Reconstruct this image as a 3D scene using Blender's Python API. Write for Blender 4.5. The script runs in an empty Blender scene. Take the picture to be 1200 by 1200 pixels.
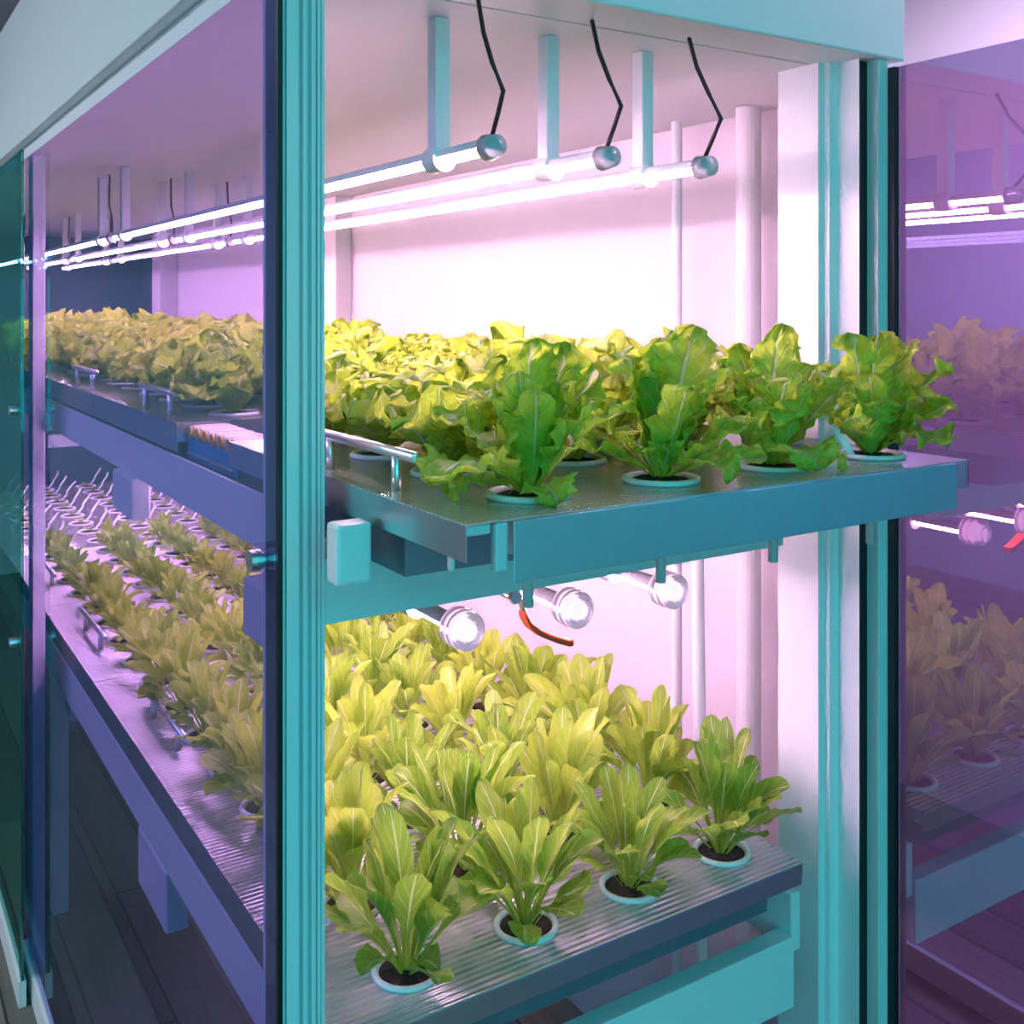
import bpy, bmesh, math, random
from mathutils import Vector, Matrix
C = bpy.context.scene.collection
sc = bpy.context.scene
PI = math.pi
EYE = 1.60
F_PX = 1242.0
def R_(d): return math.radians(d)
Rv = (0.8434, -0.5373); Fv = (0.5373, 0.8434)       # camera right and forward on the floor plan

# ------------------------------------------------------------------ materials
def mat(name):
    m = bpy.data.materials.new(name); m.use_nodes = True
    nt = m.node_tree; nt.nodes.clear()
    o = nt.nodes.new('ShaderNodeOutputMaterial')
    return m, nt, o
def N(nt, t, **kw):
    n = nt.nodes.new(t)
    for k, v in kw.items(): setattr(n, k, v)
    return n
def lk(nt, a, b): nt.links.new(a, b)
def pbr(name, col, rough=.5, metal=0., noise=0., nscale=20., bump=0., bscale=60., spec=.5, coat=0.):
    m, nt, o = mat(name)
    p = N(nt, 'ShaderNodeBsdfPrincipled')
    p.inputs['Base Color'].default_value = (*col, 1); p.inputs['Roughness'].default_value = rough
    p.inputs['Metallic'].default_value = metal; p.inputs['Specular IOR Level'].default_value = spec
    p.inputs['Coat Weight'].default_value = coat
    tc = N(nt, 'ShaderNodeTexCoord')
    if noise:
        nz = N(nt, 'ShaderNodeTexNoise'); nz.inputs['Scale'].default_value = nscale; nz.inputs['Detail'].default_value = 5
        lk(nt, tc.outputs['Object'], nz.inputs['Vector'])
        mr = N(nt, 'ShaderNodeMapRange'); mr.inputs[3].default_value = 1-noise; mr.inputs[4].default_value = 1+noise
        lk(nt, nz.outputs['Fac'], mr.inputs[0])
        mx = N(nt, 'ShaderNodeVectorMath', operation='SCALE'); mx.inputs[0].default_value = col
        lk(nt, mr.outputs[0], mx.inputs['Scale']); lk(nt, mx.outputs[0], p.inputs['Base Color'])
    if bump:
        nz = N(nt, 'ShaderNodeTexNoise'); nz.inputs['Scale'].default_value = bscale; nz.inputs['Detail'].default_value = 4
        lk(nt, tc.outputs['Object'], nz.inputs['Vector'])
        b = N(nt, 'ShaderNodeBump'); b.inputs['Strength'].default_value = bump; b.inputs['Distance'].default_value = .004
        lk(nt, nz.outputs['Fac'], b.inputs['Height']); lk(nt, b.outputs[0], p.inputs['Normal'])
    lk(nt, p.outputs[0], o.inputs[0])
    return m

def tray_mat(name, col, rough, ribs, metal=1.0, period=.0075, depth=.0006):
    m, nt, o = mat(name)
    p = N(nt, 'ShaderNodeBsdfPrincipled')
    p.inputs['Base Color'].default_value = (*col, 1); p.inputs['Roughness'].default_value = rough; p.inputs['Metallic'].default_value = metal
    tc = N(nt, 'ShaderNodeTexCoord'); sp = N(nt, 'ShaderNodeSeparateXYZ'); lk(nt, tc.outputs['Object'], sp.inputs[0])
    mu = N(nt, 'ShaderNodeMath', operation='MULTIPLY'); mu.inputs[1].default_value = 2*PI/period; lk(nt, sp.outputs['Y'], mu.inputs[0])
    sn = N(nt, 'ShaderNodeMath', operation='SINE'); lk(nt, mu.outputs[0], sn.inputs[0])
    nz = N(nt, 'ShaderNodeTexNoise'); nz.inputs['Scale'].default_value = 7; lk(nt, tc.outputs['Object'], nz.inputs['Vector'])
    ad = N(nt, 'ShaderNodeMath', operation='MULTIPLY_ADD'); ad.inputs[1].default_value = 1.5
    lk(nt, nz.outputs['Fac'], ad.inputs[0]); lk(nt, sn.outputs[0], ad.inputs[2])
    b = N(nt, 'ShaderNodeBump'); b.inputs['Strength'].default_value = ribs; b.inputs['Distance'].default_value = depth
    lk(nt, ad.outputs[0], b.inputs['Height']); lk(nt, b.outputs[0], p.inputs['Normal'])
    lk(nt, p.outputs[0], o.inputs[0])
    return m

def leaf_mat(name, ca, cb, rib, trans, bumps=.5):
    m, nt, o = mat(name)
    uv = N(nt, 'ShaderNodeTexCoord'); sp = N(nt, 'ShaderNodeSeparateXYZ'); lk(nt, uv.outputs['UV'], sp.inputs[0])
    s1 = N(nt, 'ShaderNodeMath', operation='SUBTRACT'); s1.inputs[1].default_value = .5; lk(nt, sp.outputs['Y'], s1.inputs[0])
    av = N(nt, 'ShaderNodeMath', operation='ABSOLUTE'); lk(nt, s1.outputs[0], av.inputs[0])        # 0 at the rib, .5 at the edge
    ribm = N(nt, 'ShaderNodeMapRange'); ribm.inputs[1].default_value = .015; ribm.inputs[2].default_value = .045
    ribm.inputs[3].default_value = 1; ribm.inputs[4].default_value = 0; lk(nt, av.outputs[0], ribm.inputs[0])
    # side veins run forward from the rib
    w = N(nt, 'ShaderNodeMath', operation='MULTIPLY_ADD'); w.inputs[1].default_value = -.55; lk(nt, av.outputs[0], w.inputs[0]); lk(nt, sp.outputs['X'], w.inputs[2])
    w2 = N(nt, 'ShaderNodeMath', operation='MULTIPLY'); w2.inputs[1].default_value = 46; lk(nt, w.outputs[0], w2.inputs[0])
    w3 = N(nt, 'ShaderNodeMath', operation='SINE'); lk(nt, w2.outputs[0], w3.inputs[0])
    vein = N(nt, 'ShaderNodeMapRange'); vein.inputs[1].default_value = .82; vein.inputs[2].default_value = 1.0
    vein.inputs[3].default_value = 0; vein.inputs[4].default_value = .4; lk(nt, w3.outputs[0], vein.inputs[0])
    vm = N(nt, 'ShaderNodeMath', operation='MAXIMUM'); lk(nt, ribm.outputs[0], vm.inputs[0]); lk(nt, vein.outputs[0], vm.inputs[1])
    nz = N(nt, 'ShaderNodeTexNoise'); nz.inputs['Scale'].default_value = 18; nz.inputs['Detail'].default_value = 3
    lk(nt, uv.outputs['Object'], nz.inputs['Vector'])
    oi = N(nt, 'ShaderNodeObjectInfo')
    a = N(nt, 'ShaderNodeMath', operation='MULTIPLY_ADD'); a.inputs[1].default_value = .35; lk(nt, oi.outputs['Random'], a.inputs[0]); lk(nt, nz.outputs['Fac'], a.inputs[2])
    mr = N(nt, 'ShaderNodeMapRange'); mr.inputs[1].default_value = .35; mr.inputs[2].default_value = .95; lk(nt, a.outputs[0], mr.inputs[0])
    mx = N(nt, 'ShaderNodeMix', data_type='RGBA'); mx.inputs[6].default_value = (*ca, 1); mx.inputs[7].default_value = (*cb, 1); lk(nt, mr.outputs[0], mx.inputs[0])
    mx2 = N(nt, 'ShaderNodeMix', data_type='RGBA'); mx2.inputs[7].default_value = (*rib, 1); lk(nt, vm.outputs[0], mx2.inputs[0]); lk(nt, mx.outputs[2], mx2.inputs[6])
    p = N(nt, 'ShaderNodeBsdfPrincipled'); p.inputs['Roughness'].default_value = .38; p.inputs['Specular IOR Level'].default_value = .5
    lk(nt, mx2.outputs[2], p.inputs['Base Color'])
    nb = N(nt, 'ShaderNodeTexNoise'); nb.inputs['Scale'].default_value = 75; nb.inputs['Detail'].default_value = 2; lk(nt, uv.outputs['Object'], nb.inputs['Vector'])
    hb = N(nt, 'ShaderNodeMath', operation='MULTIPLY_ADD'); hb.inputs[1].default_value = -.7; lk(nt, vm.outputs[0], hb.inputs[0]); lk(nt, nb.outputs['Fac'], hb.inputs[2])
    b = N(nt, 'ShaderNodeBump'); b.inputs['Strength'].default_value = bumps; b.inputs['Distance'].default_value = .007
    lk(nt, hb.outputs[0], b.inputs['Height']); lk(nt, b.outputs[0], p.inputs['Normal'])
    t = N(nt, 'ShaderNodeBsdfTranslucent'); lk(nt, mx2.outputs[2], t.inputs['Color']); lk(nt, b.outputs[0], t.inputs['Normal'])
    ms = N(nt, 'ShaderNodeMixShader'); ms.inputs[0].default_value = trans
    lk(nt, p.outputs[0], ms.inputs[1]); lk(nt, t.outputs[0], ms.inputs[2]); lk(nt, ms.outputs[0], o.inputs[0])
    return m

def glass_mat(name, tint, refl, base, edge, rough=0.0):
    """thin tinted sheet: tinted see-through part plus a mirror part that grows at grazing angles"""
    m, nt, o = mat(name)
    tr = N(nt, 'ShaderNodeBsdfTransparent'); tr.inputs[0].default_value = (*tint, 1)
    gl = N(nt, 'ShaderNodeBsdfGlossy'); gl.inputs['Color'].default_value = (*refl, 1); gl.inputs['Roughness'].default_value = rough
    lw = N(nt, 'ShaderNodeLayerWeight'); lw.inputs[0].default_value = .35
    mr = N(nt, 'ShaderNodeMapRange'); mr.inputs[3].default_value = base; mr.inputs[4].default_value = edge
    lk(nt, lw.outputs['Facing'], mr.inputs[0])
    ms = N(nt, 'ShaderNodeMixShader'); lk(nt, mr.outputs[0], ms.inputs[0]); lk(nt, tr.outputs[0], ms.inputs[1]); lk(nt, gl.outputs[0], ms.inputs[2])
    lk(nt, ms.outputs[0], o.inputs[0])
    return m

def led_mat(name, col, strength, pitch=.0125):
    m, nt, o = mat(name)
    e = N(nt, 'ShaderNodeEmission'); e.inputs[0].default_value = (*col, 1)
    tc = N(nt, 'ShaderNodeTexCoord'); sp = N(nt, 'ShaderNodeSeparateXYZ'); lk(nt, tc.outputs['Object'], sp.inputs[0])
    mu = N(nt, 'ShaderNodeMath', operation='MULTIPLY'); mu.inputs[1].default_value = 1/pitch; lk(nt, sp.outputs['Y'], mu.inputs[0])
    fr = N(nt, 'ShaderNodeMath', operation='FRACT'); lk(nt, mu.outputs[0], fr.inputs[0])
    gt = N(nt, 'ShaderNodeMath', operation='GREATER_THAN'); gt.inputs[1].default_value = .5; lk(nt, fr.outputs[0], gt.inputs[0])
    mr = N(nt, 'ShaderNodeMapRange'); mr.inputs[3].default_value = strength*.35; mr.inputs[4].default_value = strength*1.65; lk(nt, gt.outputs[0], mr.inputs[0])
    lk(nt, mr.outputs[0], e.inputs[1]); lk(nt, e.outputs[0], o.inputs[0])
    return m

def floor_mat():
    m, nt, o = mat('plank_floor')
    p = N(nt, 'ShaderNodeBsdfPrincipled'); p.inputs['Roughness'].default_value = .35
    tc = N(nt, 'ShaderNodeTexCoord'); mp = N(nt, 'ShaderNodeMapping'); mp.inputs['Rotation'].default_value = (0, 0, PI/2)
    lk(nt, tc.outputs['Object'], mp.inputs[0])
    br = N(nt, 'ShaderNodeTexBrick'); br.inputs['Scale'].default_value = 1.0; br.inputs['Brick Width'].default_value = 1.2; br.inputs['Row Height'].default_value = .16
    br.inputs['Mortar Size'].default_value = .003; br.inputs['Color1'].default_value = (.10, .085, .07, 1); br.inputs['Color2'].default_value = (.19, .165, .14, 1); br.inputs['Mortar'].default_value = (.03, .03, .025, 1)
    lk(nt, mp.outputs[0], br.inputs['Vector'])
    mp2 = N(nt, 'ShaderNodeMapping'); mp2.inputs['Scale'].default_value = (14, 1.2, 1); lk(nt, tc.outputs['Object'], mp2.inputs[0])
    nz = N(nt, 'ShaderNodeTexNoise'); nz.inputs['Scale'].default_value = 3; nz.inputs['Detail'].default_value = 6; nz.inputs['Distortion'].default_value = 1.2; lk(nt, mp2.outputs[0], nz.inputs['Vector'])
    mr = N(nt, 'ShaderNodeMapRange'); mr.inputs[3].default_value = .6; mr.inputs[4].default_value = 1.5; lk(nt, nz.outputs['Fac'], mr.inputs[0])
    vs = N(nt, 'ShaderNodeVectorMath', operation='SCALE'); lk(nt, br.outputs['Color'], vs.inputs[0]); lk(nt, mr.outputs[0], vs.inputs['Scale'])
    lk(nt, vs.outputs[0], p.inputs['Base Color']); lk(nt, p.outputs[0], o.inputs[0])
    return m

PINK = (1.0, .56, .86)
M = {
 'wall':   pbr('interior_white_paint', (.76, .72, .76), .55, noise=.015, nscale=3),
 'ceil':   pbr('ceiling_white_paint', (.84, .82, .86), .5),
 'room':   pbr('room_paint', (.62, .66, .70), .7, noise=.03, nscale=2),
 'floor':  floor_mat(),
 'teal_panel': pbr('dark_blue_panel', (.10, .20, .26), .25, noise=.08, nscale=4),
 'alu':    pbr('frame_aluminium', (.80, .82, .84), .42, metal=.0, noise=.02, nscale=8),
 'white':  pbr('white_powder_coat', (.80, .82, .84), .4, noise=.02, nscale=12),
 'plastic': pbr('white_plastic', (.82, .83, .85), .3),
 'clearish': pbr('milky_plastic', (.58, .62, .66), .3),
 'pot':    pbr('white_pot_plastic', (.80, .82, .84), .35),
 'soil':   pbr('dark_growing_medium', (.022, .013, .009), .95, noise=.5, nscale=160, bump=1., bscale=170),
 'grey': pbr('dark_grey_seal', (.12, .13, .15), .4),
 'trough': pbr('dull_trough_steel', (.24, .30, .36), .4, metal=.8, noise=.05, nscale=20),
 'rubber': pbr('black_rubber', (.006, .006, .008), .4),
 'chrome': pbr('brushed_steel_bar', (.80, .78, .80), .3, metal=1., noise=.03, nscale=30),
 'steel':  pbr('stainless_sheet', (.62, .66, .70), .30, metal=1., noise=.05, nscale=35),
 'skirt':  pbr('satin_steel_panel', (.30, .58, .62), .45, metal=.85, noise=.06, nscale=60),
 'tray':   tray_mat('polished_tray_steel', (.80, .77, .72), .11, .35, .70, .008),
 'tray_low': tray_mat('fine_ribbed_tray', (.72, .68, .72), .27, .9, metal=.45, period=.010, depth=.0014),
 'blue':   pbr('blue_plastic', (.05, .30, .55), .3),
 'cream':  pbr('cream_plastic', (.85, .78, .60), .35),
 'orange': pbr('orange_plastic', (1.0, .42, .02), .35),
 'red':    pbr('red_dipped_vinyl', (.85, .10, .03), .3),
 'tagmat': pbr('white_tag_plastic', (.88, .88, .90), .4),
 'cable':  pbr('black_cable', (.012, .01, .02), .5),
 'lettuce': leaf_mat('frilly_lettuce_leaf', (.36, .58, .03), (.76, .82, .10), (.76, .82, .42), .55, .75),
 'romaine': leaf_mat('spoon_lettuce_leaf', (.19, .38, .03), (.55, .68, .08), (.70, .78, .38), .48, .35),
 'glass_side': glass_mat('side_glass', (.80, .74, .97), (.6, .95, .95), .05, .26),
 'glass_teal': glass_mat('second_side_glass', (.25, .60, .58), (.45, .95, .90), .12, .5),
 'glass_door': glass_mat('door_glass', (.68, .51, .72), (.92, .76, 1.0), .26, .50, .003),
 'led_up': led_mat('upper_led', PINK, 78),
 'led_lo': led_mat('lower_led', PINK, 68),
}
def clear_plastic():
    m, nt, o = mat('clear_acrylic')
    p = N(nt, 'ShaderNodeBsdfPrincipled'); p.inputs['Base Color'].default_value = (.95, .93, 1, 1); p.inputs['Roughness'].default_value = .08
    p.inputs['Transmission Weight'].default_value = .55; p.inputs['IOR'].default_value = 1.45
    lk(nt, p.outputs[0], o.inputs[0]); return m
M['clear'] = clear_plastic()
M['core_led'] = led_mat('core_led', PINK, 1.6, 1.0)

# ------------------------------------------------------------------ mesh helpers
def obj(name, bm, m, parent=None, smooth=False, bevel=0, loc=None):
    me = bpy.data.meshes.new(name)
    bmesh.ops.recalc_face_normals(bm, faces=bm.faces)
    bm.to_mesh(me); bm.free()
    return link(name, me, m, parent, smooth, bevel, loc)
def link(name, me, m, parent=None, smooth=False, bevel=0, loc=None):
    if m is not None and not me.materials: me.materials.append(m)
    if smooth:
        for p in me.polygons: p.use_smooth = True
    o = bpy.data.objects.new(name, me); C.objects.link(o)
    if parent: o.parent = parent
    if loc: o.location = loc
    if bevel:
        b = o.modifiers.new('bevel', 'BEVEL'); b.width = bevel; b.segments = 2; b.limit_method = 'ANGLE'
    return o
def empty(name, loc=(0, 0, 0), rz=0):
    o = bpy.data.objects.new(name, None); C.objects.link(o); o.location = loc; o.rotation_euler = (0, 0, rz); o.empty_display_size = .02
    return o
def tag(o, label, cat, group=None, kind=None):
    o['label'] = label; o['category'] = cat
    if group: o['group'] = group
    if kind: o['kind'] = kind
    return o
def struct(o): o['kind'] = 'structure'; return o
def box(bm, x0, x1, y0, y1, z0, z1):
    vs = [bm.verts.new(p) for p in ((x0,y0,z0),(x1,y0,z0),(x1,y1,z0),(x0,y1,z0),(x0,y0,z1),(x1,y0,z1),(x1,y1,z1),(x0,y1,z1))]
    for f in ((0,3,2,1),(4,5,6,7),(0,1,5,4),(1,2,6,5),(2,3,7,6),(3,0,4,7)): bm.faces.new([vs[i] for i in f])
    return bm
def B(*a):
    bm = bmesh.new(); box(bm, *a); return bm
def tube(bm, pts, r, seg=12, cap=True):
    """a round bar along a list of points; r a number or one per point"""
    pts = [Vector(p) for p in pts]; rings = []
    up = Vector((0, 0, 1))
    for i, p in enumerate(pts):
        d = (pts[min(i+1, len(pts)-1)] - pts[max(i-1, 0)]).normalized()
        a = d.cross(up)
        if a.length < 1e-3: a = Vector((1, 0, 0))
        a.normalize(); b = d.cross(a).normalized(); rr = r[i] if isinstance(r, (list, tuple)) else r
        rings.append([bm.verts.new(p + rr*(math.cos(2*PI*k/seg)*a + math.sin(2*PI*k/seg)*b)) for k in range(seg)])
    for i in range(len(rings)-1):
        for k in range(seg): bm.faces.new((rings[i][k], rings[i][(k+1) % seg], rings[i+1][(k+1) % seg], rings[i+1][k]))
    if cap: bm.faces.new(rings[0]); bm.faces.new(rings[-1])
    return bm
def T(*a, **k):
    bm = bmesh.new(); tube(bm, *a, **k); return bm
def lathe(prof, seg=28, bm=None):
    bm = bm or bmesh.new(); rings = []
    for r, z in prof: rings.append([bm.verts.new((r*math.cos(2*PI*k/seg), r*math.sin(2*PI*k/seg), z)) for k in range(seg)])
    for i in range(len(rings)-1):
        for k in range(seg): bm.faces.new((rings[i][k], rings[i][(k+1) % seg], rings[i+1][(k+1) % seg], rings[i+1][k]))
    return bm
def prism(pts, z0, z1):
    bm = bmesh.new()
    a = [bm.verts.new((x, y, z0)) for x, y in pts]; b = [bm.verts.new((x, y, z1)) for x, y in pts]
    n = len(pts)
    for i in range(n): bm.faces.new((a[i], a[(i+1) % n], b[(i+1) % n], b[i]))
    bm.faces.new(a); bm.faces.new(b)
    return bm
def ray(px):
    t = (px-600)/F_PX; return (t*Rv[0]+Fv[0], t*Rv[1]+Fv[1])
def x_at(px, y): r = ray(px); return r[0]/r[1]*y
def y_at(px, x): r = ray(px); return r[1]/r[0]*x

# ------------------------------------------------------------------ the room outside
RX0, RX1, RY0, RY1, RZ = -3.0, 3.0, -2.6, 6.9, 2.75
struct(obj('floor', B(RX0, RX1, RY0, RY1, -.05, 0), M['floor']))
struct(obj('ceiling', B(RX0, RX1, RY0, RY1, RZ, RZ+.05), M['room']))
struct(obj('wall_left', B(RX0-.08, RX0, RY0, RY1, 0, RZ), M['room']))
struct(obj('wall_right', B(RX1, RX1+.08, RY0, RY1, 0, RZ), M['room']))
struct(obj('wall_back', B(RX0, RX1, RY1, RY1+.08, 0, RZ), M['room']))
struct(obj('wall_front', B(RX0, RX1, RY0-.08, RY0, 0, RZ), M['room']))

# ------------------------------------------------------------------ the growing chamber
CX0, CX1, CY0, CY1, CZ = .385, 1.42, .98, 6.0, 1.95
struct(obj('wall_chamber_long', B(CX1, CX1+.05, 1.13, CY1+.05, 0, 2.3), M['wall']))
struct(obj('wall_chamber_end', B(CX0-.02, CX1, CY1, CY1+.05, 0, 2.3), M['teal_panel']))
struct(obj('ceiling_chamber', B(CX0+.0, CX1, 1.075, CY1, CZ, CZ+.03), M['ceil']))
h = struct(obj('trim_1', B(CX0-.02, CX0+.04, 1.075, CY1+.05, CZ+.031, 2.32), M['white'], bevel=.003))     # header over the side glass
h = struct(obj('trim_2', B(CX0-.02, 1.30, .985, 1.073, CZ+.0, 2.32), M['white'], bevel=.003))             # header over the opening

# left post with its sealing profile
yl = 1.05
xs = [x_at(p, yl) for p in (331.5, 336, 341, 350, 356, 360, 366, 371, 375.5, 381)]
g = .012
prof = [(xs[0], yl+.06), (xs[0], yl+.006), (xs[1], yl+.006), (xs[1], yl), (xs[3], yl), (xs[3], yl+g), (xs[4], yl+g), (xs[4], yl+.002),
        (xs[5], yl+.002), (xs[5], yl+g), (xs[6], yl+g), (xs[6], yl+.002), (xs[7], yl+.002), (xs[7], yl+g), (xs[7]+.0015, yl+g), (xs[7]+.0015, yl+.001), (xs[8], yl+.001), (xs[8]+.001, yl+.005), (xs[8]+.002, yl+.001), (xs[9], yl+.001), (xs[9]+.002, yl+.06)]
struct(obj('trim_3', prism(prof, 0, CZ), M['alu']))
# post in the side glass wall, and the two posts on the far long wall
struct(obj('trim_4', B(.369+.018, .409+.006, 2.70, 2.76, 0, CZ), M['wall'], bevel=.002))
struct(obj('trim_5', B(1.332, 1.419, 5.3, 5.45, 0, CZ), M['wall'], bevel=.004))
struct(obj('trim_6', B(1.361, 1.419, 3.2, 3.3, 0, CZ), M['wall'], bevel=.004))
struct(obj('trim_7', B(CX1-.012, CX1, 5.45, CY1, 0, CZ), M['teal_panel']))
# right post: stepped profile; the reveals face the chamber, the steps face the room
pxs = [923, 959, 966, 972, 982, 996, 1007, 1014, 1029]
x, y = 1.20, y_at(923, 1.20)
pp = []
y = y_at(959, x); pp.append((x, y))
x = x_at(966, y); pp.append((x, y))
y = y_at(972, x); pp.append((x, y))
x = x_at(982, y); pp.append((x, y))
y = y_at(1007, x); pp.append((x, y))
yin = y
slot = (x, y)
x2 = x_at(1014, y+.012); pp += [(x+.0005, y+.012), (x2, y+.012)]
y = y_at(1014, x2+.0002); pp.append((x2, y))
y = y_at(1029, x2); pp.append((x2, y))
x = x_at(1040, y); pp.append((x, y))
hinge = (x, y)
pp += [(x, 1.12), (1.42, 1.12), (1.42, 1.135), (1.20, 1.135)]
struct(obj('trim_8', prism(pp, 0, CZ), M['alu']))
struct(obj('trim_9', prism([(slot[0]+.001, slot[1]+.0085), (slot[0]+.001, slot[1]+.0115), (x2-.0005, slot[1]+.0115), (x2-.0005, slot[1]+.0085)], 0, CZ), M['rubber']))

def knob(parent, x, y, z, r=.0115, ln=.016):
    bm = T([(x, y, z), (x-.004, y, z), (x-.0042, y, z), (x-ln*.55, y, z), (x-ln*.56, y, z), (x-ln*.62, y, z), (x-ln*.63, y, z), (x-ln, y, z)],
           [r*.7, r*.7, r, r, r*.85, r*.85, r, r], seg=24)
    return obj('knob', bm, M['chrome'], parent, smooth=False)
# side glass panels
w1 = struct(empty('window_1', (0, 0, 0)))
obj('glass_pane', B(.3835, .3845, 1.056, 2.80, .06, CZ), M['glass_side'], w1)
xg = x_at(325.6, 1.05)
obj('edge_gasket', B(xg, xs[0], 1.05, 1.056, 0, CZ), M['rubber'], w1)
obj('edge_bar', B(.3855, .3885, 1.058, 1.094, 0, CZ), M['grey'], w1)
obj('rail', B(.376, .392, 1.058, 2.80, 0, .06), M['alu'], w1)
knob(w1, .383, 1.093, EYE-.272)
w2 = struct(empty('window_2', (0, 0, 0)))
obj('glass_pane', B(.3555, .3565, 2.66, 5.98, .06, CZ), M['glass_teal'], w2)
obj('edge_gasket', B(.353, .359, 2.63, 2.66, .06, CZ), M['glass_teal'], w2)
obj('rail', B(.348, .364, 2.63, 5.98, 0, .06), M['alu'], w2)
for (px, py) in ((19, 481), (19, 752)):
    yy = y_at(px, .35); D = .35*Fv[0]+yy*Fv[1]
    knob(w2, .355, yy, EYE-(py-356)*D/F_PX, r=.012, ln=.02)
# right door, standing open beside the drawn-out tray
d1 = struct(empty('door_1', (hinge[0], hinge[1], 0), R_(0)))
obj('glass_pane', B(.0035, .0045, -1.05, -.013, .02, CZ-.01), M['glass_door'], d1)
obj('edge_gasket', B(-.001, .009, -.013, -.001, .0, CZ-.01), M['rubber'], d1)
obj('frame', B(-.004, .012, -1.09, -1.05, .0, CZ-.01), M['alu'], d1)

# ------------------------------------------------------------------ the rack
rk = tag(empty('growing_rack', (.8, 3.2, 0)), 'long white two-tier steel growing rack carrying all the trays inside the glass chamber', 'rack')
def rp(name, bm, m, bevel=.002, parent=rk):
    o = obj(name, bm, m, parent, bevel=bevel); o.matrix_parent_inverse = Matrix.Translation((-.8, -3.2, 0)); return o
rp('front_rail', B(.452, .470, 1.06, 4.93, 1.292, 1.330), M['white'])
rp('back_rail', B(1.148, 1.166, 1.06, 4.93, 1.292, 1.364), M['white'])
rp('rail_face', B(.446, .452, 1.10, 4.93, 1.292, 1.362), M['white'], .001)
rp('front_rail', B(.452, .470, 1.06, 4.93, .675, .758), M['white'])
rp('back_rail', B(1.148, 1.166, 1.06, 4.93, .675, .758), M['white'])
xb = x_at(918, 1.055)
rp('cross_beam', B(.437, xb, 1.055, 1.063, 1.259, 1.329), M['white'], .001)
rp('cross_beam', B(.42, 1.15, 2.70, 2.76, 1.259, 1.29), M['white'])
rp('cross_beam', B(.42, 1.15, 4.4, 4.46, 1.259, 1.29), M['white'])
rp('cross_beam', B(.47, 1.148, 1.055, 1.085, .60, .70), M['white'])
rp('cross_beam', B(.47, 1.148, 2.70, 2.76, .60, .70), M['white'])
for y0 in (2.98, 4.86):
    rp('leg', B(1.168, 1.20, y0+.03, y0+.07, 0, 1.364), M['white'])
for y0 in (2.98, 4.86):
    rp('leg', B(.475, .515, y0, y0+.04, 0, .672), M['white'])
rp('bracket_box', B(.406, .444, .952, .979, 1.326, 1.386), M['plastic'], .004)
rp('bracket_arm', B(.4375, .446, .979, 1.055, 1.33, 1.36), M['white'], .001)
rp('bracket_box', B(.400, .440, 1.10, 1.215, 1.215, 1.282), M['plastic'], .004)
rp('bracket_box', B(.436, .470, 1.93, 2.08, 1.218, 1.2915), M['plastic'], .004)
rp('bracket_box', B(.452, .490, 1.76, 1.95, .57, .672), M['plastic'], .004)

def trough(label, x0, x1, y0, y1, z0, z1, open_=True):
    bm = bmesh.new()
    box(bm, x0, x0+.003, y0, y1, z0, z1); box(bm, x1-.003, x1, y0, y1, z0, z1)
    box(bm, x0+.003, x1-.003, y0, y1, z0, z0+.003); box(bm, x0+.003, x1-.003, y0, y0+.003, z0+.003, z1); box(bm, x0+.003, x1-.003, y1-.003, y1, z0+.003, z1)
    t = tag(obj('water_trough', bm, M['trough']), label, 'trough')
    return t
tr1 = trough('long steel water trough under the upper trays, its end showing below the drawn-out tray', .472, 1.13, .937, 4.92, 1.331, 1.3885)
obj('bolt', T([(.4722, 1.0, 1.38), (.467, 1.0, 1.38)], .004, seg=10), M['chrome'], tr1)
trough('long shallow steel water trough under the lower trays', .472, 1.13, 1.09, 4.92, .725, .797)

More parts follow.
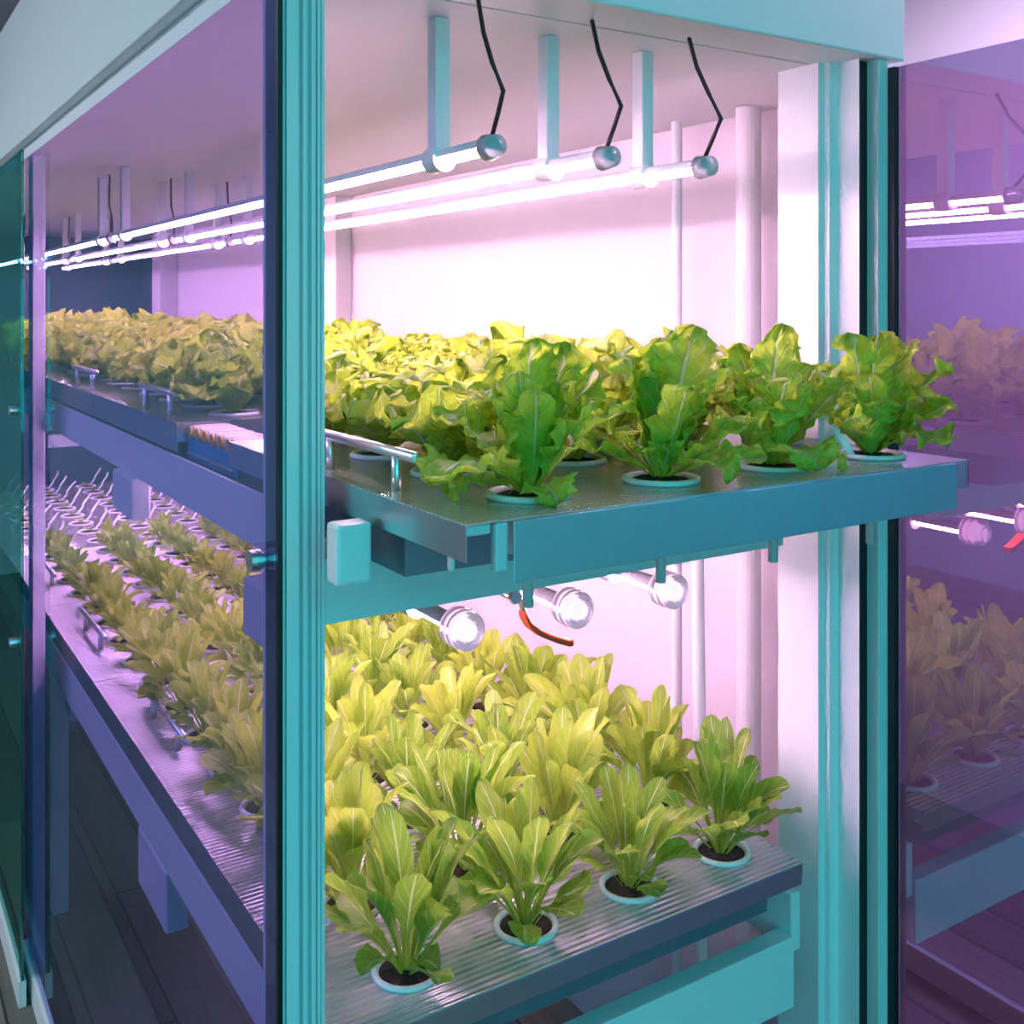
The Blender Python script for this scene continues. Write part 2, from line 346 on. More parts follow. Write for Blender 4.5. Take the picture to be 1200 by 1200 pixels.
# ------------------------------------------------------------------ trays
TW = .698; TL = .642
COLX = [.117, .285, .452, .620]; ROWY = [.081, .242, .403, .564]
def tray_plate(thick=.0015, hr=.0365, seg=24):
    """sheet with sixteen round holes and turned-down sides"""
    bm = bmesh.new()
    xe = [0] + [(COLX[i]+COLX[i+1])/2 for i in range(3)] + [TW]
    ye = [0] + [(ROWY[i]+ROWY[i+1])/2 for i in range(3)] + [TL]
    for i in range(4):
        for j in range(4):
            cx, cy = COLX[i], ROWY[j]; x0, x1, y0, y1 = xe[i], xe[i+1], ye[j], ye[j+1]
            inner, outer = [], []
            for k in range(seg):
                a = 2*PI*k/seg + PI/seg; ca, sa = math.cos(a), math.sin(a)
                inner.append(bm.verts.new((cx+hr*ca, cy+hr*sa, 0)))
                tx = (x1-cx)/ca if ca > 1e-9 else ((x0-cx)/ca if ca < -1e-9 else 1e9)
                ty = (y1-cy)/sa if sa > 1e-9 else ((y0-cy)/sa if sa < -1e-9 else 1e9)
                t = min(tx, ty); outer.append((cx+t*ca, cy+t*sa))
            ov = [bm.verts.new((p[0], p[1], 0)) for p in outer]
            for k in range(seg):
                k2 = (k+1) % seg; p, q = outer[k], outer[k2]
                corner = None
                for c in ((x0, y0), (x1, y0), (x0, y1), (x1, y1)):
                    onp = abs(p[0]-c[0]) < 1e-6 or abs(p[1]-c[1]) < 1e-6; onq = abs(q[0]-c[0]) < 1e-6 or abs(q[1]-c[1]) < 1e-6
                    if onp and onq and not (abs(p[0]-q[0]) < 1e-6 or abs(p[1]-q[1]) < 1e-6) and (abs(p[0]-c[0]) < .1 and abs(p[1]-c[1]) < .1): corner = c
                if corner:
                    cv = bm.verts.new((corner[0], corner[1], 0)); bm.faces.new((inner[k], ov[k], cv, ov[k2], inner[k2]))
                else: bm.faces.new((inner[k], ov[k], ov[k2], inner[k2]))
    bmesh.ops.remove_doubles(bm, verts=bm.verts, dist=1e-5)
    r = bmesh.ops.extrude_face_region(bm, geom=bm.faces[:])
    for v in r['geom']:
        if isinstance(v, bmesh.types.BMVert): v.co.z -= thick
    return bm
plate_me = {}
for key in ('tray', 'tray_low'):
    bm = tray_plate(); bmesh.ops.recalc_face_normals(bm, faces=bm.faces)
    me = bpy.data.meshes.new('plate'); bm.to_mesh(me); bm.free(); me.materials.append(M[key]); plate_me[key] = me
def handle(parent, x, y0, y1):
    hd = obj('handle', T([(x, y0, .038), (x, y0+.001, .038), (x, y1-.001, .038), (x, y1, .038)], [.0045, .0056, .0056, .0045], seg=20), M['chrome'], parent, smooth=True)
    for yy in (y0+.045, y1-.045):
        obj('post', T([(x, yy, 0), (x, yy, .036)], .0052, seg=16), M['chrome'], hd, smooth=True)
    return hd
def tray(x, y, z, m, label, hx, hy, front=False, group=None):
    t = tag(empty('growing_tray', (x, y, z)), label, 'tray', group)
    p = link('plate', plate_me[m], None, t)
    fl = .033 if front else .046
    obj('side_flange', B(0, .0015, 0, TL, -fl, -.0016), M['steel'], t)
    obj('side_flange', B(TW-.0015, TW, 0, TL, -.033 if front else -.020, -.0016), M['steel'], t)
    if not front: obj('end_flange', B(.0016, TW-.0016, 0, .0015, -.030, -.0016), M['steel'], t)
    handle(t, hx, hy, hy+.26)
    return t
UX = .450; UZ = EYE-.1875; LZ = EYE-.7875
trays_y_up = [.780, 1.685, 2.330, 2.975, 3.620, 4.265]
trays_y_lo = [1.040, 1.685, 2.330, 2.975, 3.620, 4.265]
ORD = ['first', 'second', 'third', 'fourth', 'fifth', 'sixth']
upt = []
for k, y in enumerate(trays_y_up):
    lab = 'polished steel lettuce tray drawn out past the doorway, with a deep front panel' if k == 0 else f'polished steel lettuce tray seen through the side glass, {ORD[k]} along the upper tier'
    upt.append(tray(UX, y, UZ, 'tray', lab, .024, .135 if k == 0 else .085, front=(k == 0), group='upper tier trays'))
for k, y in enumerate(trays_y_lo):
    lab = 'fine-ribbed steel tray, nearest of the lower tier, full of young spoon-leaf lettuce' if k == 0 else f'fine-ribbed steel tray, {ORD[k]} along the lower tier, planted with ' + ('tiny seedlings' if k > 3 else 'young lettuce')
    tray(UX, y, LZ, 'tray_low' if k < 4 else 'tray', lab, .057, .165, group='lower tier trays')
t0 = upt[0]
fp = obj('front_panel', B(.046, .669, -.0045, -.003, -.055, -.0018), M['skirt'], t0, bevel=.0008)
obj('panel_return', B(.046, .669, -.003, 0, -.0032, -.0016), M['steel'], t0)
obj('corner_flap', B(.672, .698, 0, .0015, -.033, -.0016), M['steel'], t0)
obj('clip', B(.003, .028, .004, .02, -.012, -.0018), M['clearish'], t0, bevel=.002)
obj('clip', B(.030, .044, .0, .010, -.046, -.0018), M['clearish'], t0, bevel=.003)
obj('clip', B(.0022, .0065, .028, .037, -.047, -.0018), M['clearish'], t0, bevel=.002)

# ------------------------------------------------------------------ plants
def leaf(V, Fc, UV, az, el0, el1, L, W, rnd, ruffle=.25, lobes=.12, cup=.5, nu=14, nv=10, base_r=.006, tip=.5, stem=.16, twist=0., kind='frill', z0=0., tooth=0.):
    """one leaf: a curved sheet with a rib, cupped across and ruffled towards its edge"""
    ca, sa = math.cos(az), math.sin(az)
    r, z = base_r, z0; pts = []
    e0, e1 = R_(el0), R_(el1)
    n0 = len(V); ph = [rnd.uniform(0, 2*PI) for _ in range(6)]
    side = rnd.uniform(-.25, .25)
    f1, f2 = rnd.uniform(2.2, 3.2), rnd.uniform(5.5, 7.5)
    up = 0
    for i in range(nu+1):
        u = 1-(1-i/nu)**1.45; el = e0+(e1-e0)*(u**1.6)
        if i: r += L*(u-up)*math.cos(el); z += L*(u-up)*math.sin(el)
        up = u
        if kind == 'frill':
            s = min(max((u-.10)/.45, 0), 1); s = s*s*(3-2*s)
            w = W*(stem+(1-stem)*s)
        else:
            s = min(max((u-.34)/.34, 0), 1); s = s*s*(3-2*s)
            w = W*(stem+(1-stem)*s)
        wf = w; st = 0
        if u > tip: st = (u-tip)/(1.0-tip); w *= math.sqrt(max(0, 1-st**(3.2 if kind == 'frill' else 2.6)))*.96+.04
        nx, nz = -math.sin(el), math.cos(el)
        tw = twist*u
        for j in range(nv+1):
            v = 2*j/nv-1; a = abs(v)
            ww = w*(1+lobes*math.sin(f2*2*PI*u*.8+ph[0]+(2 if v > 0 else 0))*a)
            ww *= 1+tooth*a*(math.sin(95*u+ph[5])+.6*math.sin(151*u+ph[1]))
            ed = max(a**1.8, .9*st**3)
            rf = ruffle*wf*ed*(math.sin(2*PI*f1*u+ph[1]+(1.7 if v > 0 else 0))*.7+math.sin(2*PI*f2*u+ph[2]+(2.9 if v > 0 else 0)+v)*.45+math.sin(f2*1.6*v+ph[5])*.6*st)
            rf += .07*w*math.sin(11*u+ph[3])*math.sin(5*v+ph[4])+.025*w*math.sin(31*u+ph[4])*math.sin(13*v+ph[2])*(kind == 'frill')
            if u < .2: rf *= u/.2
            c = cup*w*(a*a)
            lat = ww*v*(1-.25*cup*a); off = c+rf
            lat2 = lat*math.cos(tw)-off*math.sin(tw); off2 = lat*math.sin(tw)+off*math.cos(tw)
            back = 0 if kind == 'spoon' else -.12*w*a*min(1, max(0, (u-.4)/.4))                # shoulders pull back a little
            rr = r+off2*nx+back*math.cos(el); zz = z+off2*nz+back*math.sin(el)
            tt = lat2+side*L*u*u*.5
            V.append((rr*ca-tt*sa, rr*sa+tt*ca, zz)); UV.append((u, .5+v*.5))
    for i in range(nu):
        for j in range(nv):
            a = n0+i*(nv+1)+j; Fc.append((a, a+1, a+nv+2, a+nv+1))
def mesh_of(name, V, Fc, UV, m, soilz=None):
    me = bpy.data.meshes.new(name); me.from_pydata(V, [], Fc); me.materials.append(m)
    ul = me.uv_layers.new(name='UVMap')
    for lp in me.loops: ul.data[lp.index].uv = UV[lp.vertex_index]
    for p in me.polygons: p.use_smooth = True
    me.update(); return me
def frilly(seed, H, n=16, spread=1.0, nu=26, nv=14):
    rnd = random.Random(seed); V, Fc, UV = [], [], []
    for k in range(n):
        q = k/(n-1)                                         # 0 outer .. 1 heart
        az = k*2.39996+rnd.uniform(-.3, .3)
        el0 = 44+q*40+rnd.uniform(-8, 8); el1 = el0-(60-50*q)*spread+rnd.uniform(-25, 30)
        L = H*(1.05-.15*q)*rnd.uniform(.85, 1.18)*(.85 if q < .25 else 1); W = H*rnd.uniform(.36, .54)*(1-.2*q)
        leaf(V, Fc, UV, az, el0, el1, L, W, rnd, ruffle=rnd.uniform(.25, .42), lobes=rnd.uniform(.1, .22), cup=rnd.uniform(.1, .6), nu=nu, nv=nv, tip=rnd.uniform(.5, .68), twist=rnd.uniform(-.6, .6), base_r=.004+.008*(1-q))
    return mesh_of('foliage', V, Fc, UV, M['lettuce'])
def spoon(seed, H, n=15, nu=18, nv=8):
    rnd = random.Random(seed); V, Fc, UV = [], [], []
    for k in range(n):
        q = k/(n-1); az = k*2.39996+rnd.uniform(-.35, .35)
        el0 = 48+q*36+rnd.uniform(-9, 9); el1 = el0-(50-38*q)+rnd.uniform(-25, 18)
        L = H*(.55+.45*min(1, q*1.5))*rnd.uniform(.8, 1.1); W = H*rnd.uniform(.10, .145)*(1.1-.15*q)
        leaf(V, Fc, UV, az, el0, el1, L, W, rnd, ruffle=.13, lobes=.04, cup=rnd.uniform(-.1, .75), nu=nu, nv=nv, tip=.70, stem=.15, twist=rnd.uniform(-.5, .5), kind='spoon', base_r=.003+.009*(1-q))
    return mesh_of('foliage', V, Fc, UV, M['romaine'])
def sprout(seed, H=.022):
    rnd = random.Random(seed); V, Fc, UV = [], [], []
    for k in range(6):
        leaf(V, Fc, UV, k*1.1+rnd.uniform(-.3, .3), 55, 15, H*rnd.uniform(.8, 1.3), H*.42, rnd, ruffle=.08, lobes=.02, cup=.2, nu=6, nv=4, tip=.6, kind='spoon', base_r=.002)
    return mesh_of('sprout', V, Fc, UV, M['romaine'])

# pots: a lip that rests on the tray and a tapered cup hanging through the hole
bm = lathe([(.0315, -.050), (.0350, -.001), (.0415, .0005), (.0420, .0030), (.0405, .0055), (.0360, .0060), (.0338, .0035), (.0325, -.006), (.0295, -.048)])
for k in range(0, 1): pass
bmesh.ops.recalc_face_normals(bm, faces=bm.faces)
pot_me = bpy.data.meshes.new('pot'); bm.to_mesh(pot_me); bm.free(); pot_me.materials.append(M['pot'])
for p in pot_me.polygons: p.use_smooth = True
def soil_mesh(seed):
    rnd = random.Random(seed); bm = bmesh.new(); seg = 24
    c = bm.verts.new((0, 0, .006)); prev = None
    for ri in range(1, 6):
        r = .0332*ri/5
        ring = [bm.verts.new((r*math.cos(2*PI*k/seg), r*math.sin(2*PI*k/seg), .001+.006*(1-ri/5)+rnd.uniform(-.0016, .0016)*(ri < 5))) for k in range(seg)]
        for k in range(seg):
            if prev: bm.faces.new((prev[k], prev[(k+1) % seg], ring[(k+1) % seg], ring[k]))
            else: bm.faces.new((c, ring[k], ring[(k+1) % seg]))
        prev = ring
    bmesh.ops.recalc_face_normals(bm, faces=bm.faces)
    me = bpy.data.meshes.new('soil'); bm.to_mesh(me); bm.free(); me.materials.append(M['soil']); return me
soil_me = [soil_mesh(s) for s in range(3)]
drain_me = None
def potted(name, x, y, z, fol_me, rz, label, cat, group, scale=1., fol_name='foliage', drain=False):
    t = tag(empty(name, (x, y, z)), label, cat, group)
    p = link('pot', pot_me, None, t); s = link('soil', soil_me[int(rz*7) % 3], None, t, loc=(0, 0, .0))
    f = link(fol_name, fol_me, None, t, loc=(0, 0, .004)); f.rotation_euler = (0, 0, rz); f.scale = (scale,)*3
    if drain: obj('drain_tube', T([(0, 0, -.107), (0, 0, -.048)], .0056, seg=14), M['clearish'], p, smooth=True)
    return t

# heroes: leaves given as (camera azimuth: 0 right, 90 away, -90 towards us; start and end elevation; length; half width; ruffle; cup; twist)
def hero(seed, leaves, extra=5, H=.125, nu=42, nv=20):
    rnd = random.Random(seed); V, Fc, UV = [], [], []
    for (az, e0, e1, L, W, rf, cp, tw) in leaves:
        leaf(V, Fc, UV, R_(az-32.5), e0, e1, L, W, rnd, ruffle=rf*1.35, lobes=.15, tooth=.07, cup=cp, nu=nu, nv=nv, tip=.58, twist=tw, base_r=.008, stem=.2)
    for k in range(extra):
        leaf(V, Fc, UV, rnd.uniform(0, 2*PI), rnd.uniform(60, 85), rnd.uniform(45, 80), H*rnd.uniform(.7, 1.0), H*rnd.uniform(.16, .24), rnd, ruffle=.25, lobes=.12, cup=.4, nu=14, nv=10, tip=.6, twist=rnd.uniform(-.5, .5))
    return mesh_of('foliage', V, Fc, UV, M['lettuce'])
hero_me = [
 hero(11, [(100, 82, 70, .150, .036, .22, .35, .3), (60, 78, 60, .150, .040, .25, .3, -.3), (30, 72, 40, .135, .038, .2, .3, .2), (0, 55, 25, .120, .034, .2, .35, -.2),
           (-95, 84, 80, .120, .026, .18, .5, .2), (-60, 35, -60, .060, .026, .15, .2, .3), (-138, 48, -50, .118, .048, .14, .15, .1), (165, 58, 5, .125, .032, .22, .3, -.1),
           (130, 72, 45, .140, .038, .28, .3, .4), (-165, 30, -40, .080, .030, .2, .2, 0), (-20, 62, 45, .110, .028, .2, .5, .3), (175, 78, 70, .105, .034, .22, .4, 0)], 4),
 hero(12, [(40, 80, 72, .165, .042, .15, .25, .3), (5, 66, 48, .135, .038, .15, .2, -.2), (150, 78, 66, .140, .044, .22, .2, 0), (175, 52, 15, .120, .034, .22, .3, .2),
           (-20, 42, 25, .100, .024, .15, .5, .4), (-45, 40, -45, .095, .030, .2, .2, 0), (-165, 35, -10, .110, .028, .2, .3, 0), (-130, 60, 25, .050, .024, .1, .6, 0),
           (-80, 62, 30, .050, .024, .1, .6, 0), (90, 80, 65, .155, .036, .3, .3, .2), (-10, 25, -5, .105, .022, .15, .4, .5)], 4),
 hero(13, [(90, 86, 76, .160, .034, .3, .3, .2), (120, 76, 62, .145, .036, .25, .3, -.2), (-100, 74, 66, .110, .036, .15, .4, .1), (-55, 70, 55, .105, .034, .2, .35, .3),
           (0, 60, 38, .125, .034, .15, .3, .5), (30, 68, 50, .130, .036, .25, .3, 0), (-75, 45, -55, .090, .036, .2, .15, 0), (-30, 35, -50, .085, .028, .2, .2, 0),
           (175, 62, 40, .120, .038, .25, .25, 0), (-150, 50, 15, .105, .034, .25, .3, .2), (150, 70, 50, .130, .036, .3, .2, 0)], 4),
 hero(14, [(105, 84, 74, .150, .036, .35, .3, .2), (45, 72, 42, .155, .050, .18, .15, -.5), (15, 62, 30, .145, .044, .2, .15, -.3), (0, 45, 15, .115, .032, .2, .4, .2),
           (-35, 42, -35, .095, .040, .2, .1, .1), (-15, 50, 10, .110, .034, .2, .3, .3), (160, 75, 60, .120, .034, .4, .4, 0), (185, 50, 18, .105, .030, .3, .5, .2),
           (-140, 50, 0, .080, .030, .3, .5, 0), (-90, 70, 50, .080, .032, .2, .4, .2), (75, 76, 60, .150, .038, .3, .3, .2)], 5, H=.11),
]
front_names = ['deep green lettuce with large drooping leaves, at the drawn-out tray\'s handle corner',
               'lettuce with a tall broad upright leaf, second along the drawn-out tray\'s front',
               'compact mid-green lettuce with a narrow raised top, third along the drawn-out tray\'s front',
               'wide crinkled lettuce by the open glass door, with a white strip in its pot']
rnd = random.Random(5)
fr_me = [frilly(100+s, .122, n=13) for s in range(8)]
sp_me = [spoon(200+s, .150, n=25) for s in range(8)]
se_me = [sprout(300+s) for s in range(4)]
ROWN = ['of the handle-side row', 'of the second row', 'of the third row', 'of the wall-side row']
POSN = ['first pot', 'second pot', 'third pot', 'last pot']
def pot_label(what, tier, k, i, j):
    tr_ = {0: ('drawn-out upper tray' if tier == 'upper' else 'nearest lower tray')}.get(k, f'{ORD[k]} {tier} tray')
    return f'{what} on the {tr_}, {POSN[j]} {ROWN[i]}'
fx = [.564, .720, .888, 1.064]
for k, ty in enumerate(trays_y_up):
    for i in range(4):
        for j in range(4):
            x, y = UX+COLX[i], ty+ROWY[j]
            if k == 0 and j == 0:
                potted('potted_lettuce', x, y, UZ, hero_me[i], 0, front_names[i], 'lettuce', 'lettuces on the upper tier', 1., drain=True); continue
            s = rnd.uniform(.82, 1.2)*(1.04 if k else 1.0)*(.84 if i == 0 else 1)
            t = potted('potted_lettuce', x, y, UZ, fr_me[rnd.randrange(8)], rnd.uniform(0, 6.28), pot_label('frilly pale lettuce', 'upper', k, i, j), 'lettuce', 'lettuces on the upper tier', s)
tag_labels = []
def plant_tag(x, y, z, label, pts, wd=.0038, group='white tags in the seedling pots', wdir=(0, 1, 0)):
    bm = bmesh.new(); w = Vector(wdir)*wd; rows = []
    for p in pts:
        p = Vector(p); rows.append([bm.verts.new(p-w), bm.verts.new(p+w)])
    for a, b in zip(rows, rows[1:]): bm.faces.new((a[0], a[1], b[1], b[0]))
    r = bmesh.ops.extrude_face_region(bm, geom=bm.faces[:])
    for v in r['geom']:
        if isinstance(v, bmesh.types.BMVert): v.co.x += .0006; v.co.z += .0003
    o = obj('plant_tag', bm, M['tagmat']); o.location = (x, y, z)
    return tag(o, label, 'tag', group)
HS = {0: 1.12, 1: 1.0, 2: .74, 3: .66}
for k, ty in enumerate(trays_y_lo):
    for i in range(4):
        for j in range(4):
            x, y = UX+COLX[i], ty+ROWY[j]
            if k >= 4:
                potted('potted_seedling', x, y, LZ, se_me[rnd.randrange(4)], rnd.uniform(0, 6.28), pot_label('tiny seedling', 'lower', k, i, j), 'seedling', 'seedlings on the lower tier', 1., fol_name='sprout')
                a = rnd.uniform(-.012, .012)
                plant_tag(x+.018, y+.012, LZ+.004, f'thin white tag strip on the {ORD[k]} lower tray, {POSN[j]} {ROWN[i]}',
                          [(0, 0, 0), (.022, .012, .022), (.024, .013, .032+a*.3), (.044, .026, .055), (.050+a, .03, .068)], wdir=(.8434, -.5373, 0))
            else:
                potted('potted_lettuce', x, y, LZ, sp_me[rnd.randrange(8)], rnd.uniform(0, 6.28), pot_label('young spoon-leaf lettuce', 'lower', k, i, j), 'lettuce', 'young lettuces on the lower tier', HS[k]*rnd.uniform(.9, 1.1))
# bent white strip in the corner pot of the drawn-out tray
plant_tag(UX+COLX[3]-.028, trays_y_up[0]+ROWY[0]+.006, UZ+.004, 'bent white plastic strip standing in the corner pot by the glass door',
          [(0, 0, 0), (-.006, .004, .014), (-.014, .012, .032), (-.020, .018, .043), (-.028, .022, .047)], wd=.0042, group=None, wdir=(.8434, -.5373, 0))

# ------------------------------------------------------------------ orange-ended tubes in the gap of the trough
hb = tag(obj('tube_holder', B(.4665, .4705, 1.437, 1.682, 1.358, 1.3895), M['blue']), 'blue plastic strip holder in the open part of the upper trough', 'holder')
obj('ledge', B(.4705, .545, 1.437, 1.682, 1.3890, 1.3905), M['blue'], hb)
obj('rod', T([(.4645, 1.45, 1.367), (.4645, 1.675, 1.367)], .0022, seg=8), M['chrome'], hb)
for q in range(6):
    y = 1.664-q*.038
    t = tag(empty('orange_ended_tube', (.467, y, 1.400)), f'short cream tube with an orange round end, {ORD[q]} of six counted from the second tray', 'tube', 'orange-ended tubes in the trough')
    obj('body', B(0, .062, -.0120, .0120, -.0092, .0100), M['cream'], t, bevel=.005)
    obj('end_disc', T([(-.0030, 0, .0), (.0004, 0, .0)], .0094, seg=20), M['orange'], t)

# ------------------------------------------------------------------ grow lights
def grow_light(x, y0, y1, z, led, label, group, cap_near=False, cable=True, hang=None):
    t = tag(empty('grow_light', (x, y0, z)), label, 'grow light', group)
    L = y1-y0; seg = 16; r = .0115
    bm = bmesh.new(); ring = []
    for yy in (0, L):
        ring.append([bm.verts.new((r*math.cos(PI*k/seg), yy, r*math.sin(PI*k/seg))) for k in range(seg+1)])
    for k in range(seg): bm.faces.new((ring[0][k], ring[0][k+1], ring[1][k+1], ring[1][k]))
    bm.faces.new(ring[0]); bm.faces.new(ring[1]); bm.faces.new((ring[0][0], ring[0][-1], ring[1][-1], ring[1][0]))
    obj('housing', bm, M['white'], t)
    bm = bmesh.new(); ring = []
    for yy in (.006, L-.006):
        ring.append([bm.verts.new(((.0098*math.cos(PI+PI*k/10)), yy, -.0006+.0080*math.sin(PI+PI*k/10))) for k in range(11)])
    for k in range(10): bm.faces.new((ring[0][k], ring[0][k+1], ring[1][k+1], ring[1][k]))
    bm.faces.new(ring[0]); bm.faces.new(ring[1]); bm.faces.new((ring[0][0], ring[0][-1], ring[1][-1], ring[1][0]))
    obj('led_strip', bm, led, t)
    n = 2 if L > .8 else 1
    for q in range(n):
        yy = .10 if q == 0 else L-.12
        bm = bmesh.new()
        tube(bm, [(0, yy, 0), (0, yy+.03, 0)], .0165, seg=20)
        b = obj('clamp', bm, M['plastic'], t)
        if hang: box_b = obj('hanger', B(-.010, .010, yy+.004, yy+.026, .012, hang), M['plastic'], t, bevel=.001)
    if cap_near:
        prof = [(0, .0), (.0235, .0), (.0240, .004), (.0215, .006), (.0215, .009), (.0240, .011), (.0240, .016), (.0215, .018), (.0215, .021), (.0232, .023), (.0232, .028), (.0195, .032), (.0135, .034), (.0130, .038), (0, .038)]
        bm = bmesh.new(); rings = []
        for rr, d in prof:
            if rr == 0: rings.append([bm.verts.new((0, -d, 0))])
            else: rings.append([bm.verts.new((rr*math.cos(2*PI*k/28), -d, rr*math.sin(2*PI*k/28))) for k in range(28)])
        for a, b in zip(rings, rings[1:]):
            for k in range(28):
                k2 = (k+1) % 28
                if len(a) == 1: bm.faces.new((a[0], b[k], b[k2]))
                elif len(b) == 1: bm.faces.new((a[k], a[k2], b[0]))
                else: bm.faces.new((a[k], a[k2], b[k2], b[k]))
        obj('end_cap', bm, M['clear'], t, smooth=False)
        obj('end_core', T([(0, -.026, 0), (0, -.002, 0)], .0115, seg=20), M['core_led'], t)
    else:
        obj('end_cap', T([(0, -.022, 0), (0, -.0005, 0)], [.0125, .0155], seg=18), M['clear'], t, smooth=True)
    if cable:
        obj('cable', T([(0, -.01, .012), (-.004, -.03, .035), (-.01, -.05, .055), (-.012, -.03, .09), (-.005, .0, .13), (0, .02, hang or .15)], .0028, seg=8), M['cable'], t, smooth=True)
    return t
RN = ['handle-side row', 'middle row', 'wall-side row']
for r, x in enumerate((.623, .786, .945)):
    for s, (a, b) in enumerate(((1.03, 2.93), (2.985, 4.46), (4.515, 5.6))):
        grow_light(x, a, b, EYE+.177, M['led_up'], f'glowing pink LED tube above the upper trays, {RN[r]}, {["nearest","middle","farthest"][s]} length', 'LED tubes of the upper tier', hang=CZ-EYE-.177-.001)
for r, x in enumerate((.625, .786, .945)):
    for s, (a, b) in enumerate(((1.105, 2.93), (2.985, 4.46))):
        grow_light(x, a, b, EYE-.385, M['led_lo'], f'glowing pink LED tube under the upper trough, {RN[r]}, ' + ('with a clear ribbed end cap' if s == 0 else 'the farther length'), 'LED tubes of the lower tier', cap_near=(s == 0), cable=False, hang=.043 if s else .043)

# ------------------------------------------------------------------ pipes and the valve
for (px, x, r, z0, z1, lean, lab) in ((793, 1.36, .0105, 0, 1.949, 0, 'thin white vertical water pipe on the chamber wall left of the thick pipe'),
                                  (877, 1.37, .0225, 0, 1.949, 0, 'thick white vertical pipe on the chamber wall beside the doorway post'),
                                  (820, 1.30, .0115, 0, 1.30, .03, 'thin white pipe leaning slightly below the upper tier')):
    y = y_at(px, x)
    bm = T([(x, y-lean*0.5, z0), (x, y+lean*.3, z1)], r, seg=20)
    if r > .02: tube(bm, [(x, y, 1.22), (x, y, 1.30)], r+.003, seg=20)
    tag(obj('water_pipe', bm, M['white'], smooth=False), lab, 'pipe')
    if 1:
        for p in bpy.data.objects[-1:]: pass
v = tag(empty('ball_valve', (.722, 1.125, EYE-.365)), 'red-handled chrome lever valve hanging under the middle of the rack\'s end beam', 'valve')
def strip(pts, w, th):
    bm = bmesh.new(); rows = []
    for (x, y, z) in pts: rows.append([bm.verts.new((x, y-w, z)), bm.verts.new((x, y+w, z)), bm.verts.new((x, y+w, z+th)), bm.verts.new((x, y-w, z+th))])
    for a, b in zip(rows, rows[1:]):
        for k in range(4): bm.faces.new((a[k], a[(k+1) % 4], b[(k+1) % 4], b[k]))
    bm.faces.new(rows[0]); bm.faces.new(rows[-1]); return bm
obj('valve_body', T([(-.004, .03, .002), (-.004, .03, .092)], .011, seg=16), M['chrome'], v, smooth=True)
obj('valve_stem', T([(-.006, -.006, -.002), (-.006, .022, -.002)], .006, seg=12), M['chrome'], v, smooth=True)
obj('valve_nut', T([(-.006, -.012, -.002), (-.006, -.005, -.002)], .009, seg=6), M['chrome'], v)
obj('lever', strip([(-.004, -.004, -.006), (.004, -.004, -.010), (.010, -.004, -.026), (.016, -.004, -.036)], .007, .004), M['chrome'], v, bevel=.001)
obj('grip', strip([(.007, -.004, -.030), (.016, -.004, -.045), (.032, -.004, -.058), (.056, -.004, -.070), (.076, -.004, -.078), (.082, -.004, -.078)], .009, .009), M['red'], v, bevel=.002)

# ------------------------------------------------------------------ teal ceiling panel of the room outside, plus added fill panels
def ceiling_panel(x, y, sx, sy, label, strength, col=(.10, .80, .86)):
    t = tag(empty('ceiling_or_fill_light', (x, y, RZ)), label, 'ceiling light')
    bm = bmesh.new(); box(bm, -sx-.03, sx+.03, -sy-.03, -sy, -.05, -.001); box(bm, -sx-.03, sx+.03, sy, sy+.03, -.05, -.001); box(bm, -sx-.03, -sx, -sy, sy, -.05, -.001); box(bm, sx, sx+.03, -sy, sy, -.05, -.001)
    obj('frame', bm, M['white'], t)
    m, nt, o = mat('cyan_panel'); e = N(nt, 'ShaderNodeEmission'); e.inputs[0].default_value = (*col, 1); e.inputs[1].default_value = strength; lk(nt, e.outputs[0], o.inputs[0])
    obj('diffuser', B(-sx, sx, -sy, sy, -.035, -.02), m, t)
ceiling_panel(-.2, -1.75, 1.3, .5, 'cyan ceiling light panel behind the camera position, widest of the room', 6.5, (.02, .74, .80))
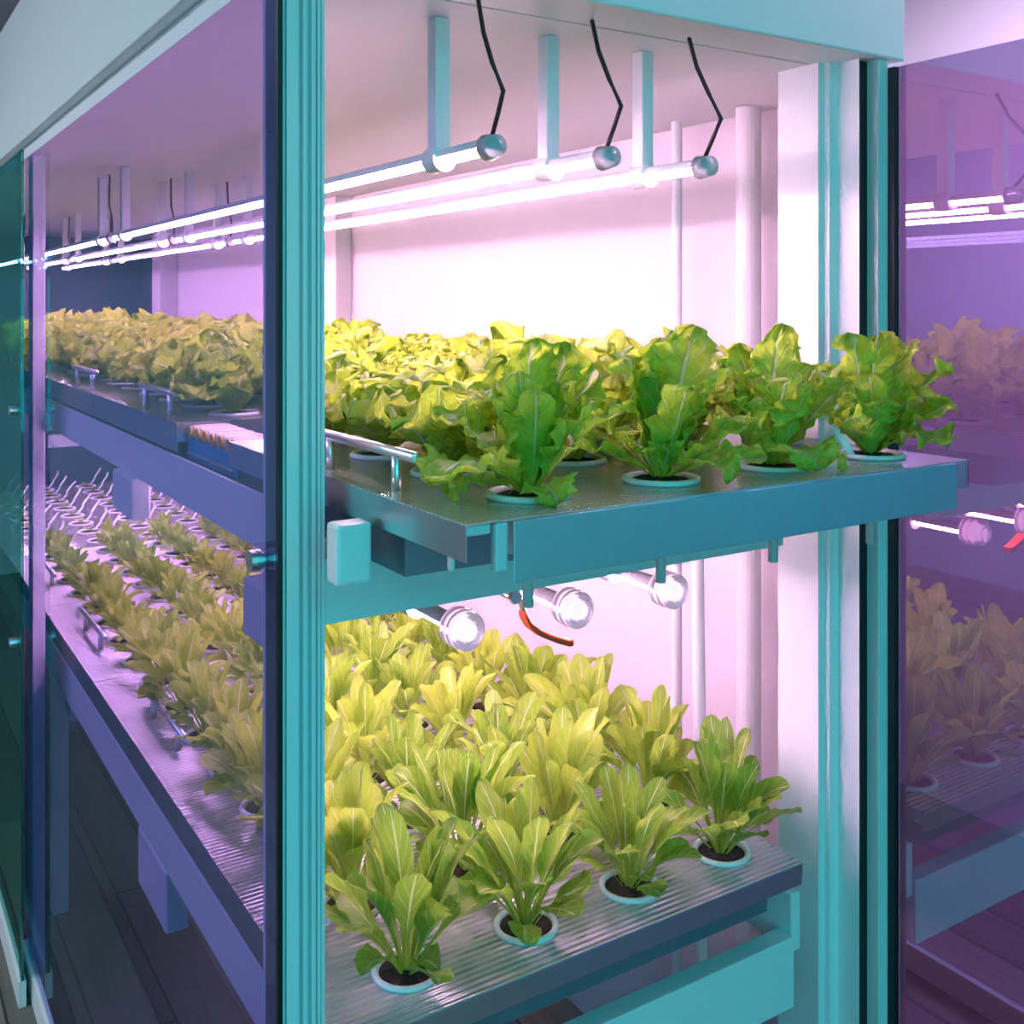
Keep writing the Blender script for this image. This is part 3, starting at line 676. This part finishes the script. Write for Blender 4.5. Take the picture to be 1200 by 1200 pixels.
wp = tag(empty('fill_wall_panel', (-.3, RY0, 1.25)), 'wide cyan fill panel added on the wall facing the chamber opening', 'fill light')  # added fill panel, brightens the end beam under the tray
bm = bmesh.new(); box(bm, -1.23, -1.2, .001, .04, -.55, .55); box(bm, 1.2, 1.23, .001, .04, -.55, .55); box(bm, -1.2, 1.2, .001, .04, .52, .55); box(bm, -1.2, 1.2, .001, .04, -.55, -.52)
obj('frame', bm, M['white'], wp)
wm, nt, o = mat('cyan_fill_panel'); e = N(nt, 'ShaderNodeEmission'); e.inputs[0].default_value = (.02, .72, .78, 1); e.inputs[1].default_value = 4.6; lk(nt, e.outputs[0], o.inputs[0])
obj('diffuser', B(-1.2, 1.2, .02, .03, -.52, .52), wm, wp)
ceiling_panel(-1.6, 2.6, .5, 1.3, 'pale cyan fill light panel added along the side glass of the chamber', 11, (.62, .72, .82))  # added fill, brightens the rack rails behind the side glass
ceiling_panel(2.2, 1.2, .35, .8, 'pink fill light panel added beyond the open door', 15, (.95, .58, .90))  # added fill, lights the room wall seen through the door glass

w = bpy.data.worlds.new('world'); sc.world = w; w.use_nodes = True
w.node_tree.nodes['Background'].inputs[0].default_value = (.1, .5, .55, 1); w.node_tree.nodes['Background'].inputs[1].default_value = .1

# ------------------------------------------------------------------ camera
cam = bpy.data.cameras.new('camera'); co = bpy.data.objects.new('camera', cam); C.objects.link(co); sc.camera = co
co.location = (0, 0, EYE); co.rotation_euler = (PI/2, 0, -math.atan2(Fv[0], Fv[1]))
cam.sensor_width = 36; cam.lens = 36*F_PX/1200; cam.shift_y = -(600-356)/1200; cam.clip_start = .02

sc.view_settings.view_transform = 'Standard'; sc.view_settings.look = 'None'; sc.view_settings.gamma = 1; sc.view_settings.use_curve_mapping = False
sc.view_settings.exposure = 0.13
sc.cycles.use_denoising = True
sc.cycles.max_bounces = 10; sc.cycles.diffuse_bounces = 5; sc.cycles.glossy_bounces = 4; sc.cycles.transmission_bounces = 6; sc.cycles.transparent_max_bounces = 12
sc.cycles.sample_clamp_indirect = 6; sc.cycles.caustics_reflective = False; sc.cycles.caustics_refractive = False
